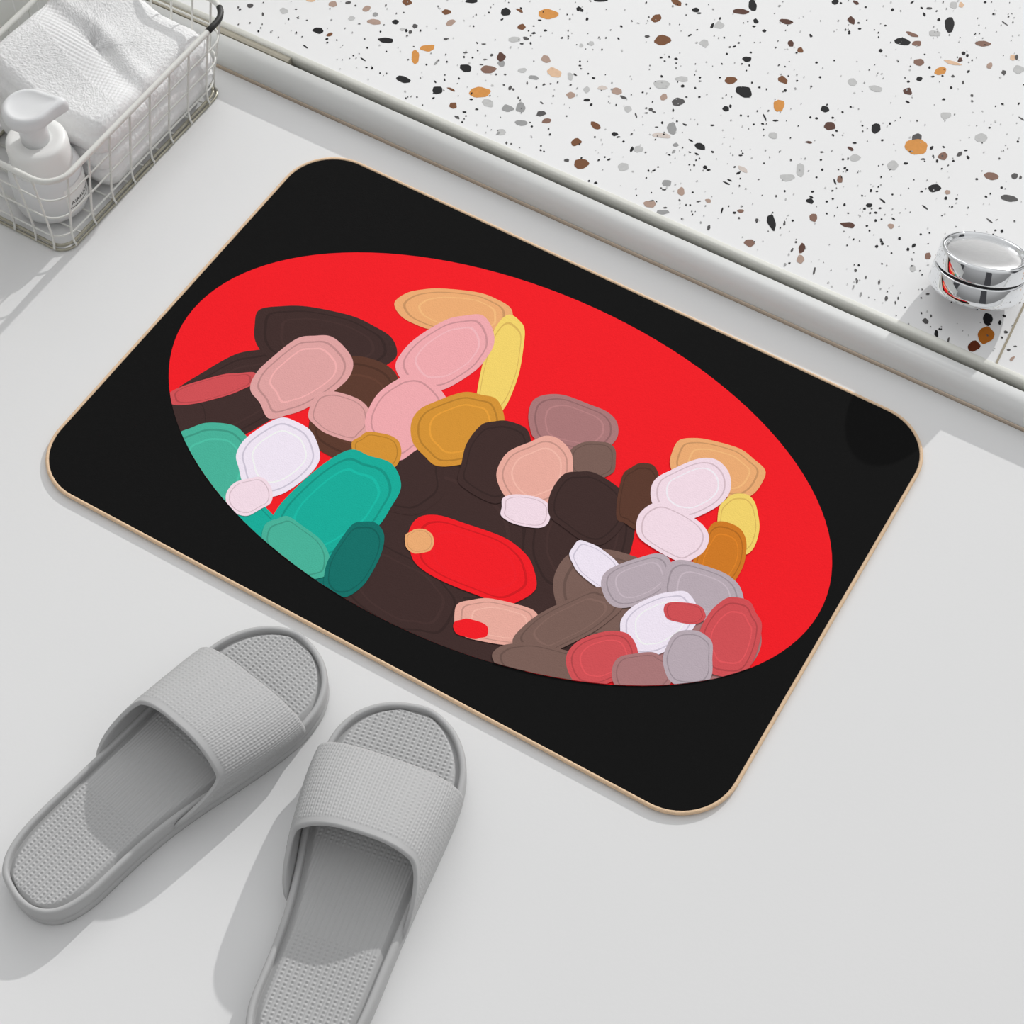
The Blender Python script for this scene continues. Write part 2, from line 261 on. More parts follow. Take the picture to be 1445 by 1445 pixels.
zone(1085, 0, 4.0139, [(375,12,40,28,'blk'),(492,15,35,18,'brd',30),(97,123,72,28,'brd',8),(467,115,55,35,'brd',45),(125,248,32,36,'brd',-30),(178,284,34,34,'brn'),(633,288,22,20,'blk'),(760,238,90,38,'blk',8),(838,247,52,30,'mbr'),
 (810,195,80,20,'mbr',20),(1022,140,50,85,'blk'),(962,112,18,18,'blk'),(938,192,75,38,'gry'),(1046,28,50,45,'gry'),(1088,27,32,32,'tan'),(1215,247,80,30,'mbr',5),(1382,325,36,32,'tan'),(1402,325,20,30,'dgr'),(1415,395,60,50,'gry'),
 (850,353,60,36,'mbr'),(1038,355,110,20,'tan',15),(1082,340,30,28,'brd'),(972,402,70,40,'org',-10),(853,447,36,26,'blk',-20),(788,520,52,42,'brd',20),(785,578,25,12,'blk',25),(1330,412,25,30,'dgr'),(1250,372,28,36,'lbr',30),
 (78,453,58,46,'brn',30),(60,600,62,62,'org'),(318,616,48,36,'blk',10),(345,713,62,50,'brd'),(473,465,55,48,'gry'),(605,500,80,35,'gry',8),(1003,655,62,45,'gry'),(608,728,52,58,'blk'),(838,782,55,46,'dgr'),(835,833,118,82,'org',5),
 (985,885,52,44,'mbr'),(1080,873,35,22,'dgr',-35),(225,806,40,15,'brd'),(462,842,38,18,'brd',30),(485,810,25,10,'blk'),(488,893,65,40,'gry'),(178,962,44,80,'gry'),(103,1006,88,40,'gry'),(25,768,50,35,'gry',25),(700,940,58,55,'gry'),
 (1203,780,65,48,'gry'),(402,1017,35,42,'mbr'),(373,1030,11,35,'blk',-20),(1260,998,82,40,'mbr',12),(1393,997,38,34,'dgr'),(1425,1005,16,20,'dgr'),(938,1067,65,42,'blk'),(1012,1088,35,26,'lbr'),(1362,1123,90,35,'dgr',8),(232,1140,48,32,'blk',15),
 (240,1117,25,14,'blk',30),(252,1235,45,46,'mbr'),(450,1275,88,38,'brd',12),(568,1163,38,22,'blk'),(645,1138,45,10,'blk',38),(885,1175,42,9,'blk',38),(1250,1250,45,9,'dgr',38),(1335,132,42,9,'dgr',35),(692,1280,38,30,'lbr'),
 (15,1262,48,95,'blk',-15),(605,1205,22,12,'blk'),(605,1250,15,15,'blk'),(1103,302,22,22,'blk'),(1124,315,16,18,'blk'),(928,434,22,10,'blk'),(1032,497,14,14,'blk'),(990,563,18,12,'blk'),(1430,672,38,9,'dgr',35),(185,1405,34,58,'mbr',20),
 (578,1080,14,18,'blk'),(612,1085,14,10,'blk'),(700,1102,12,10,'blk'),(660,145,14,10,'blk'),(515,163,18,12,'blk'),(508,130,14,10,'blk'),(455,180,14,12,'blk'),(455,190,14,10,'blk'),(238,203,14,22,'blk',-40),(270,355,16,12,'blk'),(160,458,14,10,'blk'),
 (240,490,12,12,'blk'),(290,438,14,12,'blk'),(92,513,16,18,'blk',40),(38,683,30,10,'blk'),(270,670,16,14,'blk'),(235,665,14,12,'blk'),(362,667,16,12,'blk'),(417,636,14,12,'blk'),(363,766,16,12,'blk',35),(300,862,24,9,'dgr'),(295,906,14,10,'blk'),
 (303,962,14,14,'blk'),(430,952,18,12,'blk',-40),(443,963,14,12,'blk'),(270,1005,14,10,'blk'),(420,903,14,12,'blk'),(248,1086,18,12,'blk'),(360,1081,14,10,'blk'),(328,1142,14,12,'blk'),(428,1160,14,16,'blk'),(362,1127,14,10,'blk'),(90,1083,12,12,'blk'),
 (88,1265,12,24,'blk',15),(135,1250,14,12,'blk'),(328,1210,12,10,'blk'),(542,1183,16,14,'blk'),(630,1180,18,10,'blk'),(573,1207,14,12,'blk'),(638,1242,12,10,'blk'),(705,1240,22,10,'blk',35),(740,1352,16,14,'blk',-40),(638,1368,16,14,'blk'),(643,1382,18,14,'blk',-30),
 (612,1396,16,16,'blk'),(788,1412,16,20,'blk'),(820,1392,18,26,'blk',35),(860,1328,14,12,'blk'),(910,1320,12,10,'blk'),(555,1280,14,10,'blk'),(570,1307,12,12,'blk'),(1002,1123,18,18,'blk'),(1063,1127,14,12,'blk'),(865,1085,18,10,'blk'),(953,913,14,18,'blk'),
 (930,883,12,10,'blk'),(775,926,26,12,'blk'),(873,902,30,9,'blk'),(990,833,18,10,'blk',30),(922,838,16,26,'blk',40),(1128,892,16,22,'blk',-30),(1115,853,20,9,'blk'),(1045,912,14,12,'blk'),(1150,542,16,16,'dgr'),(1322,590,16,10,'blk'),(1410,802,14,12,'blk'),
 (1318,1063,14,14,'blk'),(1177,1015,16,12,'blk'),(1230,1115,16,12,'blk',30),(1320,1310,18,20,'blk'),(1283,1305,14,10,'blk'),(643,795,14,12,'blk'),(686,700,16,12,'blk'),(790,463,18,12,'blk'),(910,383,14,14,'blk'),(1130,405,20,12,'blk',-40),(1042,432,20,14,'dgr'),
 (983,430,14,10,'blk'),(1100,468,12,20,'dgr'),(865,45,18,10,'blk',30),(908,47,34,12,'dgr'),(880,82,14,22,'blk',-30),(950,63,12,10,'blk'),(812,13,30,9,'blk',-35),(700,55,20,16,'blk',-30),(548,41,14,10,'blk'),(1225,13,16,12,'blk'),(1272,80,14,12,'blk'),(407,18,16,10,'blk',20)])
zone(900, 200, 4.817, [(760,690,80,52,'mbr',15),(1115,720,42,62,'brd',12),(1105,800,52,60,'lbr',-40),(1200,878,14,58,'dgr',12),(700,470,45,24,'mbr'),(482,585,20,38,'dgr',15),(572,468,11,42,'blk',15),(657,483,25,14,'blk'),
 (810,535,22,28,'dgr'),(998,555,12,32,'dgr'),(1048,738,14,30,'dgr',30),(1075,683,16,14,'dgr'),(1000,838,16,26,'gry2',25),(688,520,14,16,'dgr'),(428,550,12,16,'gry2'),(300,525,14,10,'dgr')])
zone(1145, 280, 4.8167, [(20,490,13,52,'dgr',15),(300,490,20,24,'dgr'),(322,455,16,16,'blk'),(310,565,14,32,'dgr',15),(285,605,10,36,'gry2',15),(335,655,16,32,'gry2',12),(508,680,20,40,'dgr',15),(590,678,12,22,'dgr'),(460,570,14,40,'dgr',12),
 (570,710,8,26,'dgr'),(370,538,10,24,'dgr',10),(775,835,50,35,'dgr',45),(812,800,14,22,'dgr'),(850,925,26,62,'blk'),(930,965,13,40,'dgr',15),(1200,825,62,90,'blk'),(1185,930,125,100,'odk',-30),(1105,1005,90,66,'brx',-20),(1280,845,22,30,'blk'),
 (793,390,44,48,'mbr'),(1320,908,24,20,'dgr'),(1340,1030,25,14,'dgr'),(1365,1090,42,22,'lbr',-40),(1385,1005,24,9,'dgr'),(790,650,25,14,'dgr'),(690,477,40,45,'gry'),(660,855,12,16,'gry2'),(440,328,16,16,'blk'),(483,308,18,16,'blk'),(655,347,18,22,'blk'),
 (692,322,16,22,'blk',30),(598,272,16,18,'blk',30),(545,372,14,12,'blk'),(480,445,12,12,'blk'),(1310,800,30,16,'blk',20)])
# fine grit
for i in range(1500):
    px, py = random.uniform(318, 1460), random.uniform(-30, 520)
    q = at(px, py, ZT)
    if q.y < TY0 + 0.003: continue
    s = random.choice((1.1, 1.3, 1.5, 1.8, 2.3)); k = random.choice(('blk', 'blk', 'blk', 'dgr', 'gry2', 'gry', 'gry'))
    chip(px, py, s * random.uniform(0.9, 1.7), s, random.uniform(0, 180), k)
# pattern continues beyond the frame
allk = ['blk', 'blk', 'brn', 'mbr', 'lbr', 'gry', 'gry', 'gry2', 'org', 'dgr', 'tan']
for i in range(2200):
    x, y = random.uniform(-0.57, 1.2), random.uniform(0.27, 1.2)
    d = RM.transposed() @ (Vector((x, y, ZT)) - CAM); u, w = 722.5 + F * d.x / -d.z, 722.5 - F * d.y / -d.z
    if 300 < u < 1470 and w > -14: continue
    r = random.choice((0.0006, 0.0008, 0.0012, 0.003, 0.0045)); ph = random.random() * 6.28
    e = random.uniform(0.5, 1)
    pts = [(r * random.uniform(0.85, 1.1) * math.cos(ph + k), r * e * random.uniform(0.85, 1.1) * math.sin(ph + k)) for k in [j * 2 * PI / 7 for j in range(7)]]
    chip_poly([(x + a, y + b) for a, b in pts], random.choice(allk) if r > 0.002 else random.choice(('blk', 'blk', 'gry2')))
s0, s1 = Vector((0.3055, 0.345)), Vector((0.3105, 0.2675)); dx = (s1 - s0)
p0 = s1 - dx * 12
terr.add([(p0.x - 0.0009, p0.y, ZT + 0.0006), (s1.x - 0.0009, s1.y, ZT + 0.0006), (s1.x + 0.0009, s1.y, ZT + 0.0006), (p0.x + 0.0009, p0.y, ZT + 0.0006)], [(0, 1, 2, 3)], 1)
terrazzo = terr.build('terrazzo_slab', mats_t, None, smooth=False)
terrazzo['label'] = 'white terrazzo slab with brown, orange and black chips beyond the metal strip'; terrazzo['category'] = 'slab'

# ---------------------------------------------------------------- doormat
ZM = 0.0040
corners = [Vector((-0.2957, 0.2003)), Vector((-0.2980, -0.2045)), Vector((0.3006, -0.2005)), Vector((0.2995, 0.1958))]
def fillet(cs, r, inset=0.0, n=14):
    out = []; N = len(cs); cen = sum(cs, Vector((0, 0))) / N
    for i in range(N):
        p, a, b = cs[i], cs[i - 1], cs[(i + 1) % N]
        u, w = (a - p).normalized(), (b - p).normalized()
        half = math.acos(max(-1, min(1, u.dot(w)))) / 2
        c = p + (u + w).normalized() * (r / math.sin(half))
        s = p + u * (r / math.tan(half)) - c; e = p + w * (r / math.tan(half)) - c
        a0 = math.atan2(s.y, s.x); a1 = math.atan2(e.y, e.x)
        while a1 < a0: a1 += 2 * PI
        for k in range(n + 1):
            t = a0 + (a1 - a0) * k / n
            out.append((c.x + (r - inset) * math.cos(t), c.y + (r - inset) * math.sin(t)))
    return out
R0 = 0.047
doormat = thing('doormat', 'black doormat with tan edge and red oval filled with coloured stone shapes', 'doormat')
def ring(ins, z): return [(x, y, z) for x, y in fillet(corners, R0, ins)]
v, f = loops([ring(0.004, 0.0002), ring(0.0012, 0.0002), ring(0.0010, 0.0022), ring(0.004, 0.0022)])
mk('backing', v, f, M_base, doormat)
v, f = loops([ring(0.0028, 0.0009), ring(0.0008, 0.0010), ring(0.0, 0.0018), ring(-0.0002, 0.0028), ring(0.0002, 0.0038), ring(0.0012, 0.0043), ring(0.0023, 0.0042), ring(0.0028, 0.0034), ring(0.0028, 0.0009)], False, False)
mk('edge_binding', v, f, M_tan, doormat)
prt = MB()
v, f = loops([ring(0.0029, 0.0022), ring(0.0029, ZM - 0.0001)]); prt.add(v, f, 0)
art = {'red': (238, 28, 36), 'dark': (62, 44, 42), 'pink': (216, 158, 156), 'rose': (232, 164, 168), 'peach': (226, 166, 152), 'blush': (240, 212, 222), 'teal': (22, 166, 148), 'teal2': (70, 172, 148), 'teal3': (18, 108, 100),
       'lilac': (232, 222, 240), 'ochre': (206, 142, 52), 'tan': (228, 166, 112), 'gold': (246, 204, 104), 'choc': (88, 56, 44), 'mauve': (164, 116, 116), 'taupe': (118, 92, 84), 'grey': (178, 164, 172), 'coral': (202, 78, 82), 'amber': (200, 118, 36), 'black': (22, 20, 20)}
ak = list(art); mats_p = [M_black] + [mat('print_' + k, art[k], 0.9, spec=0.1, noise=0.03, nscale=250, bump=0.25, bscale=900, gain=G) for k in ak]
EC, EA, EB, ET = (0.0053, -0.0033), 0.2829, 0.1677, 0.0072
oval = [(EC[0] + EA * math.cos(t) * math.cos(ET) - EB * math.sin(t) * math.sin(ET), EC[1] + EA * math.cos(t) * math.sin(ET) + EB * math.sin(t) * math.cos(ET)) for t in [2 * PI * i / 120 for i in range(120)]]
def clip(sub, cl):
    out = sub
    for i in range(len(cl)):
        a, b = cl[i], cl[(i + 1) % len(cl)]; inp = out; out = []
        def side(p): return (b[0] - a[0]) * (p[1] - a[1]) - (b[1] - a[1]) * (p[0] - a[0])
        for j in range(len(inp)):
            p, q = inp[j - 1], inp[j]; sp, sq = side(p), side(q)
            if (sp >= 0) != (sq >= 0):
                t = sp / (sp - sq); out.append((p[0] + (q[0] - p[0]) * t, p[1] + (q[1] - p[1]) * t))
            if sq >= 0: out.append(q)
        if not out: break
    return out
layer = [0]
def patch(pts, col, smooth=False):
    w = [at(x, y, ZM) for x, y in pts]; w = [(p.x, p.y) for p in w]
    if smooth: w = catmull(w, 8)
    w = clip(w, oval)
    if len(w) < 3: return
    layer[0] += 1; z = ZM + layer[0] * 4e-6
    if sum(w[i][0] * w[(i + 1) % len(w)][1] - w[(i + 1) % len(w)][0] * w[i][1] for i in range(len(w))) < 0: w.reverse()
    prt.add([(x, y, z) for x, y in w], [tuple(range(len(w)))], 1 + ak.index(col))
layer[0] = 1; prt.add([(x, y, ZM + 4e-6) for x, y in oval], [tuple(range(len(oval)))], 1 + ak.index('red'))
# abstract print: flat banded stones heaped inside the oval
prs = random.Random(11)
def shade(c, k):
    key = '%s_%d' % (c, int(k * 100))
    if key not in ak:
        ak.append(key); b = art[c]
        mats_p.append(mat('print_' + key, tuple(max(0, min(255, v * k)) for v in b), 0.9, spec=0.1, noise=0.03, nscale=250, bump=0.25, bscale=900, gain=G))
    return key
def stone(cx, cy, w, h, ang, col, bands=2, p=2.5):
    a = math.radians(ang); n = 14
    wob = [prs.uniform(0.93, 1.06) for _ in range(n)]
    def loop(k, ox=0.0):
        out = []
        for i in range(n):
            t = 2 * PI * i / n; c_, s_ = math.cos(t), math.sin(t)
            x = math.copysign(abs(c_) ** (2 / p), c_) * w / 2 * wob[i] * k + ox * w; y = math.copysign(abs(s_) ** (2 / p), s_) * h / 2 * wob[i] * k
            out.append((cx + x * math.cos(a) - y * math.sin(a), cy + x * math.sin(a) + y * math.cos(a)))
        return out
    patch(loop(1.0), col, True)
    for b in range(bands):
        patch(loop(0.86 - 0.2 * b, 0.02 * b), shade(col, (0.86, 1.08, 0.9)[b % 3]), True)
        patch(loop(0.82 - 0.2 * b, 0.02 * b), col, True)
for row in (
    (330, 560, 190, 110, -28, 'dark'), (455, 480, 210, 90, 12, 'dark'), (620, 745, 300, 210, 22, 'dark'), (780, 850, 190, 150, 10, 'dark'), (640, 895, 240, 100, 24, 'dark', 1), (466, 836, 150, 90, 40, 'teal3', 1), (350, 745, 110, 80, 40, 'teal', 1), (820, 760, 150, 170, 20, 'dark'), (560, 830, 200, 110, 30, 'dark'), (960, 890, 230, 150, 10, 'mauve', 1), (880, 850, 200, 130, 20, 'taupe', 1), (560, 660, 140, 130, 0, 'dark', 1), (260, 600, 70, 90, 10, 'dark', 1),
    (300, 548, 130, 30, -14, 'coral', 1), (645, 440, 170, 62, 8, 'tan'), (706, 520, 52, 150, 16, 'gold', 1),
    (500, 575, 120, 150, 20, 'choc'), (425, 530, 150, 92, -34, 'pink'), (480, 588, 90, 62, 20, 'pink', 1),
    (630, 500, 150, 84, -30, 'rose'), (572, 588, 96, 120, 40, 'rose', 1), (648, 606, 130, 96, -16, 'ochre'), (530, 640, 70, 60, 0, 'ochre', 1),
    (300, 660, 120, 130, 10, 'teal2'), (392, 646, 118, 96, -40, 'lilac'), (352, 700, 66, 50, -20, 'blush', 1), (470, 720, 200, 120, -38, 'teal'), (418, 775, 110, 66, 40, 'teal2', 1), (500, 790, 120, 62, -60, 'teal3', 1),
    (700, 650, 90, 120, 30, 'dark', 1), (806, 600, 130, 74, 14, 'mauve'), (836, 650, 66, 56, 0, 'taupe', 1), (756, 668, 110, 92, -30, 'peach'), (742, 722, 74, 44, 10, 'blush', 1),
    (830, 716, 110, 90, 30, 'dark', 1), (664, 790, 196, 92, 24, 'red'), (592, 764, 40, 34, 0, 'tan', 1), (704, 880, 128, 62, 10, 'peach'), (664, 888, 50, 26, 10, 'red', 0),
    (1010, 660, 140, 72, 20, 'tan'), (900, 700, 56, 92, 14, 'choc', 1), (1040, 742, 60, 90, 6, 'gold', 1), (1016, 786, 70, 96, 20, 'amber'), (976, 690, 112, 78, -24, 'blush'), (948, 752, 104, 70, 30, 'blush', 1),
    (842, 800, 90, 46, 40, 'lilac', 1), (800, 880, 170, 60, -28, 'taupe'), (900, 820, 110, 64, -20, 'grey'), (990, 836, 120, 76, 20, 'grey'), (930, 880, 120, 76, -30, 'lilac'), (1030, 900, 84, 110, 14, 'coral'),
    (770, 940, 150, 54, 12, 'taupe', 1), (850, 930, 100, 70, -20, 'coral'), (906, 950, 90, 56, 0, 'mauve', 1), (972, 930, 70, 84, 0, 'grey', 1), (966, 866, 60, 30, 10, 'coral', 1)): stone(*row)
prt.build('printed_top', mats_p, doormat, smooth=False)

# ---------------------------------------------------------------- slippers
LT = [(0, -0.4), (0.15, -1.4), (0.6, -2.65), (1.4, -3.45), (2.5, -3.95), (4, -4.25), (6, -4.38), (9, -4.42), (12, -4.5), (15, -4.62), (18, -4.78), (20.5, -4.84), (22.3, -4.68), (23.6, -4.35), (24.8, -3.75), (25.8, -2.95), (26.5, -2.05), (26.95, -1.1), (27.1, -0.2)]
RT = [(0, -0.4), (0.1, 0.6), (0.5, 1.5), (1.2, 2.2), (2.2, 2.65), (3.7, 2.92), (5.9, 2.95), (8, 3.0), (10.4, 3.2), (13, 3.62), (15.5, 4.15), (18.5, 4.72), (20.5, 4.96), (22, 4.98), (23.4, 4.78), (24.6, 4.3), (25.6, 3.55), (26.4, 2.5), (26.9, 1.2), (27.1, -0.2)]
def outline():
    pts = [(x, y) for y, x in RT] + [(x, y) for y, x in LT[::-1][1:-1]]
    return catmull(pts, 6)
OUT = outline(); NO = len(OUT)
def inset(d, P=OUT):
    res = []
    for i in range(len(P)):
        a, b = P[i - 2], P[(i + 2) % len(P)]
        tx, ty = b[0] - a[0], b[1] - a[1]; L = math.hypot(tx, ty) or 1
        res.append((P[i][0] - ty / L * d, P[i][1] + tx / L * d))
    return res
def xlim(P, y, side):
    best = None
    for i in range(len(P)):
        (ax, ay), (bx, by) = P[i - 1], P[i]
        if (ay - y) * (by - y) <= 0 and ay != by:
            x = ax + (bx - ax) * (y - ay) / (by - ay)
            if best is None or (x > best if side > 0 else x < best): best = x
    return best
cm = 0.01
RIB = 0.42
def texture_h(s, y, bead):
    u = (s / RIB) % 1.0
    g = 0.055 * math.exp(-(min(u, 1 - u) / 0.10) ** 2)
    k = math.exp(-((u - 0.5) / 0.20) ** 2)
    g += 0.095 * k * (bead * abs(math.sin(PI * y / 0.30)) ** 2 + (1 - bead) * 0.45)
    return g
def smooth01(t): t = max(0, min(1, t)); return t * t * (3 - 2 * t)
def make_slipper(mir, wide, label, loc, rz):
    sx = mir * wide
    root = thing('slide_slipper', label, 'slipper', loc, rz, 'pair of grey slide slippers')
    def P(x, y, z): return (x * cm * sx, y * cm, z * cm)
    def fl(fs): return [tuple(reversed(q)) for q in fs] if sx < 0 else fs
    def lp(d, z): return [P(x, y, z) for x, y in inset(d)]
    v, f = loops([lp(0.25, 0.01), lp(0.08, 0.05), lp(0.02, 0.35), lp(0.06, 0.75), lp(0.12, 0.82), lp(0.06, 0.9), lp(0.0, 1.3), lp(0.0, 1.95), lp(0.06, 2.15), lp(0.16, 2.24), lp(0.34, 2.24), lp(0.42, 2.18), lp(0.46, 2.02), lp(0.5, 1.7), lp(0.52, 1.45)])
    mk('sole', v, fl(f), M_slip, root)
    # footbed
    IN = inset(0.47); ys = [y for _, y in IN]; y0, y1 = min(ys) + 0.02, max(ys) - 0.02
    NX, NY = 150, 560; V = []; Fc = []
    for j in range(NY + 1):
        y = y0 + (y1 - y0) * (0.5 - 0.5 * math.cos(PI * j / NY)) * 0.25 + (y1 - y0) * j / NY * 0.75
        xl, xr = xlim(IN, y, -1), xlim(IN, y, 1)
        bead = 1 - smooth01((y - 8.6) / 0.6) * (1 - smooth01((y - 15) / 0.6))
        for i in range(NX + 1):
            x = xl + (xr - xl) * i / NX
            e = min(x - xl, xr - x, (y - y0) * 1.3 + 0.05, (y1 - y) * 1.3 + 0.05)
            k = smooth01(e / 0.55)
            heel = 0.12 * math.exp(-((y - 4.6) / 3.5) ** 2 - ((x + 0.7) / 2.4) ** 2)
            z = 1.72 + 0.34 * k - heel + texture_h(x + 0.2, y, bead) * smooth01((e - 0.25) / 0.35)
            V.append(P(x, y, z))
    for j in range(NY):
        for i in range(NX):
            a = j * (NX + 1) + i; Fc.append((a, a + 1, a + NX + 2, a + NX + 1))
    mk('footbed', V, fl(Fc), M_slip, root)
    # strap
    NU, NW, T = 340, 150, 0.34
    def surf(th, w, off):
        sn = abs(math.sin(th))
        yb = 10.8 + 3.4 * smooth01(sn / (0.55 if math.cos(th) > 0 else 0.75)) + 1.0 * sn
        yf = 21.25 + 0.25 * math.sin(th) + (0.25 if math.cos(th) > 0 else -0.1) * abs(math.cos(th))
        y = yb + (yf - yb) * w
        bl, br = xlim(OUT, y, -1), xlim(OUT, y, 1)
        c, hw = (bl + br) / 2, (br - bl) / 2 + 0.03
        top = 6.2 - 1.85 * w ** 1.15
        z0 = 1.15
        n = 2.85
        cx, sy = math.cos(th), math.sin(th)
        X = c + (hw - off) * math.copysign(abs(cx) ** (2 / n), cx)
        X += (0.72 if cx > 0 else 0.34) * math.copysign(1, cx) * abs(cx) ** 0.5 * math.sin(PI * min(1, abs(sy) ** 0.7)) * (1.0 - 0.5 * w)
        Z = z0 + (top - z0 - off) * abs(sy) ** (2 / n)
        return Vector((X, y, Z))
    ths = []
    # equal arc spacing at mid width
    fine = [PI * i / 2000 for i in range(2001)]; acc = [0.0]; pv = surf(0, 0.5, 0)
    for t in fine[1:]:
        q = surf(t, 0.5, 0); acc.append(acc[-1] + (q - pv).length); pv = q
    tot = acc[-1]; k = 0
    for i in range(NU + 1):
        target = tot * i / NU
        while k < 1999 and acc[k + 1] < target: k += 1
        ths.append(fine[k] + (fine[k + 1] - fine[k]) * max(0, min(1, (target - acc[k]) / max(1e-9, acc[k + 1] - acc[k]))))
    outer = [[surf(t, j / NW, 0) for t in ths] for j in range(NW + 1)]
    for j in range(NW + 1):
        pass
    rows = []
    disp = []
    for j in range(NW + 1):
        r = []
        for i in range(NU + 1):
            p = outer[j][i]
            du = outer[j][min(i + 1, NU)] - outer[j][max(i - 1, 0)]; dw = outer[min(j + 1, NW)][i] - outer[max(j - 1, 0)][i]
            nrm = dw.cross(du).normalized()
            if nrm.dot(p - Vector((0, p.y, 1.2))) < 0: nrm = -nrm
            sback = (p - outer[0][i]).length
            s = tot * i / NU
            side = min(s, tot - s)
            h = texture_h(s, p.y, 0.5) * smooth01((sback - 0.35) / 0.25) * smooth01((side - 1.3) / 0.3)
            r.append(p + nrm * h)
        rows.append(r)
    inner = [[surf(t, min(1, max(0, j / 14)), T) for t in ths] for j in range(15)]
    # rounded lips on the back and front edges
    lipb = [[(rows[0][i] + inner[0][i]) / 2 + Vector((0, -0.14, 0)) + (rows[0][i] - inner[0][i]) * k for i in range(NU + 1)] for k in (0.3, -0.3)]
    lipf = [[(rows[-1][i] + inner[-1][i]) / 2 + Vector((0, 0.12, 0)) + (rows[-1][i] - inner[-1][i]) * k for i in range(NU + 1)] for k in (0.3, -0.3)]
    allr = [lipb[1], lipb[0]] + rows + [lipf[0], lipf[1]] + inner[::-1]
    allr = [[P(*p) for p in r] for r in allr]; allr.append(allr[0])
    v, f = loops(allr, False, False, closed=False)
    mk('strap', v, f if sx < 0 else [tuple(reversed(q)) for q in f], M_slip, root)
    return root
a1 = math.radians(-10)
make_slipper(1, 1.0, 'grey slide slipper on the left, wholly in view with rounded heel showing', (-0.065, -0.486, 0), a1)
a2 = math.radians(12)
make_slipper(-1, 1.06, 'grey slide slipper on the right, its heel cut off by the lower edge', (0.139, -0.4875, 0), a2)

# ---------------------------------------------------------------- wire basket
basket = thing('wire_basket', 'white wire basket holding the towel and pump bottle by the tiled wall', 'basket', (-0.465, 0.10, 0))
BO = Vector((-0.465, 0.10, 0))
ZR = 0.092
def brect(t):
    """outline at height fraction t"""
    return (-0.5375 - 0.004 * t, -0.4065 + 0.0145 * t, -0.010 - 0.006 * t, 0.2095 + 0.016 * t)
def bloop(t, z, r, grow=0.0):
    x0, x1, y0, y1 = brect(t)
    return [(x - BO.x, y - BO.y, z) for x, y in rrect(x0 - grow, x1 + grow, y0 - grow, y1 + grow, r, 8)]
def bpart(name, vf, m):
    mk(name, vf[0], vf[1], m, basket)
rim = mk('rim', *tube(bloop(1.0, ZR, 0.022), 0.0026, 10, True), M_wire, basket)
x0, x1, y0, y1 = brect(1.0)
rc = [(x1 - 0.022 + 0.022 * math.cos(a) - BO.x, y1 - 0.022 + 0.022 * math.sin(a) - BO.y, ZR) for a in [PI / 2 * k / 10 for k in range(-1, 7)]]
rc = [(x1 - BO.x, y1 - 0.034 - BO.y, ZR), (x1 - BO.x, y1 - 0.026 - BO.y, ZR)] + rc[2:]
o = mk('worn_patch', *tube(rc, 0.00275, 10), M_chipd, basket); o['label'] = 'bare black stretch of the rim'; o.parent = rim
for t in (0.12, 0.42, 0.70):
    bpart('hoop_wire', tube(bloop(t, 0.006 + (ZR - 0.006) * t, 0.016 + 0.006 * t), 0.0009, 6, True), M_wire)
bpart('base_frame', tube(bloop(0.0, 0.0042, 0.014), 0.0014, 8, True), M_wire2)
bpart('base_frame', tube(bloop(0.0, 0.0016, 0.014, 0.0022), 0.0012, 8, True), M_wire2)
def upright(bx, by, tx, ty):
    ox, oy = (tx - bx), (ty - by)
    L = math.hypot(ox, oy) or 1
    ux, uy = ox / L, oy / L
    pts = [(bx + ux * 0.0026, by + uy * 0.0026, 0.0016), (bx + ux * 0.0036, by + uy * 0.0036, 0.004), (bx + ux * 0.0020, by + uy * 0.0020, 0.0068)]
    pts += [(bx + ox * t, by + oy * t, 0.006 + (ZR - 0.006) * t) for t in (0.15, 0.5, 0.8, 1.0)]
    bpart('upright_wire', tube([(p[0] - BO.x, p[1] - BO.y, p[2]) for p in pts], 0.00105, 6), M_wire)
bx0, bx1, by0, by1 = brect(0); tx0, tx1, ty0, ty1 = brect(1)
ysb = [0.0 - 0.0005 + 0.0272 * k for k in range(8)]
for y in ysb:
    upright(bx1, y, tx1, y + 0.002); upright(bx0, y, tx0, y + 0.002)
for x in (-0.417, -0.4365, -0.459, -0.4815, -0.504):
    upright(x, by0, x + 0.002, ty0); upright(x, by1, x + 0.004, ty1)
upright(bx1 - 0.004, by1 - 0.004, tx1 - 0.006, ty1 - 0.006)
for k in range(1, 10):
    y = by0 + (by1 - by0) * k / 10
    bpart('bottom_wire', tube([(bx0 - BO.x, y - BO.y, 0.0042), (bx1 - BO.x, y - BO.y, 0.0042)], 0.001, 6), M_wire)

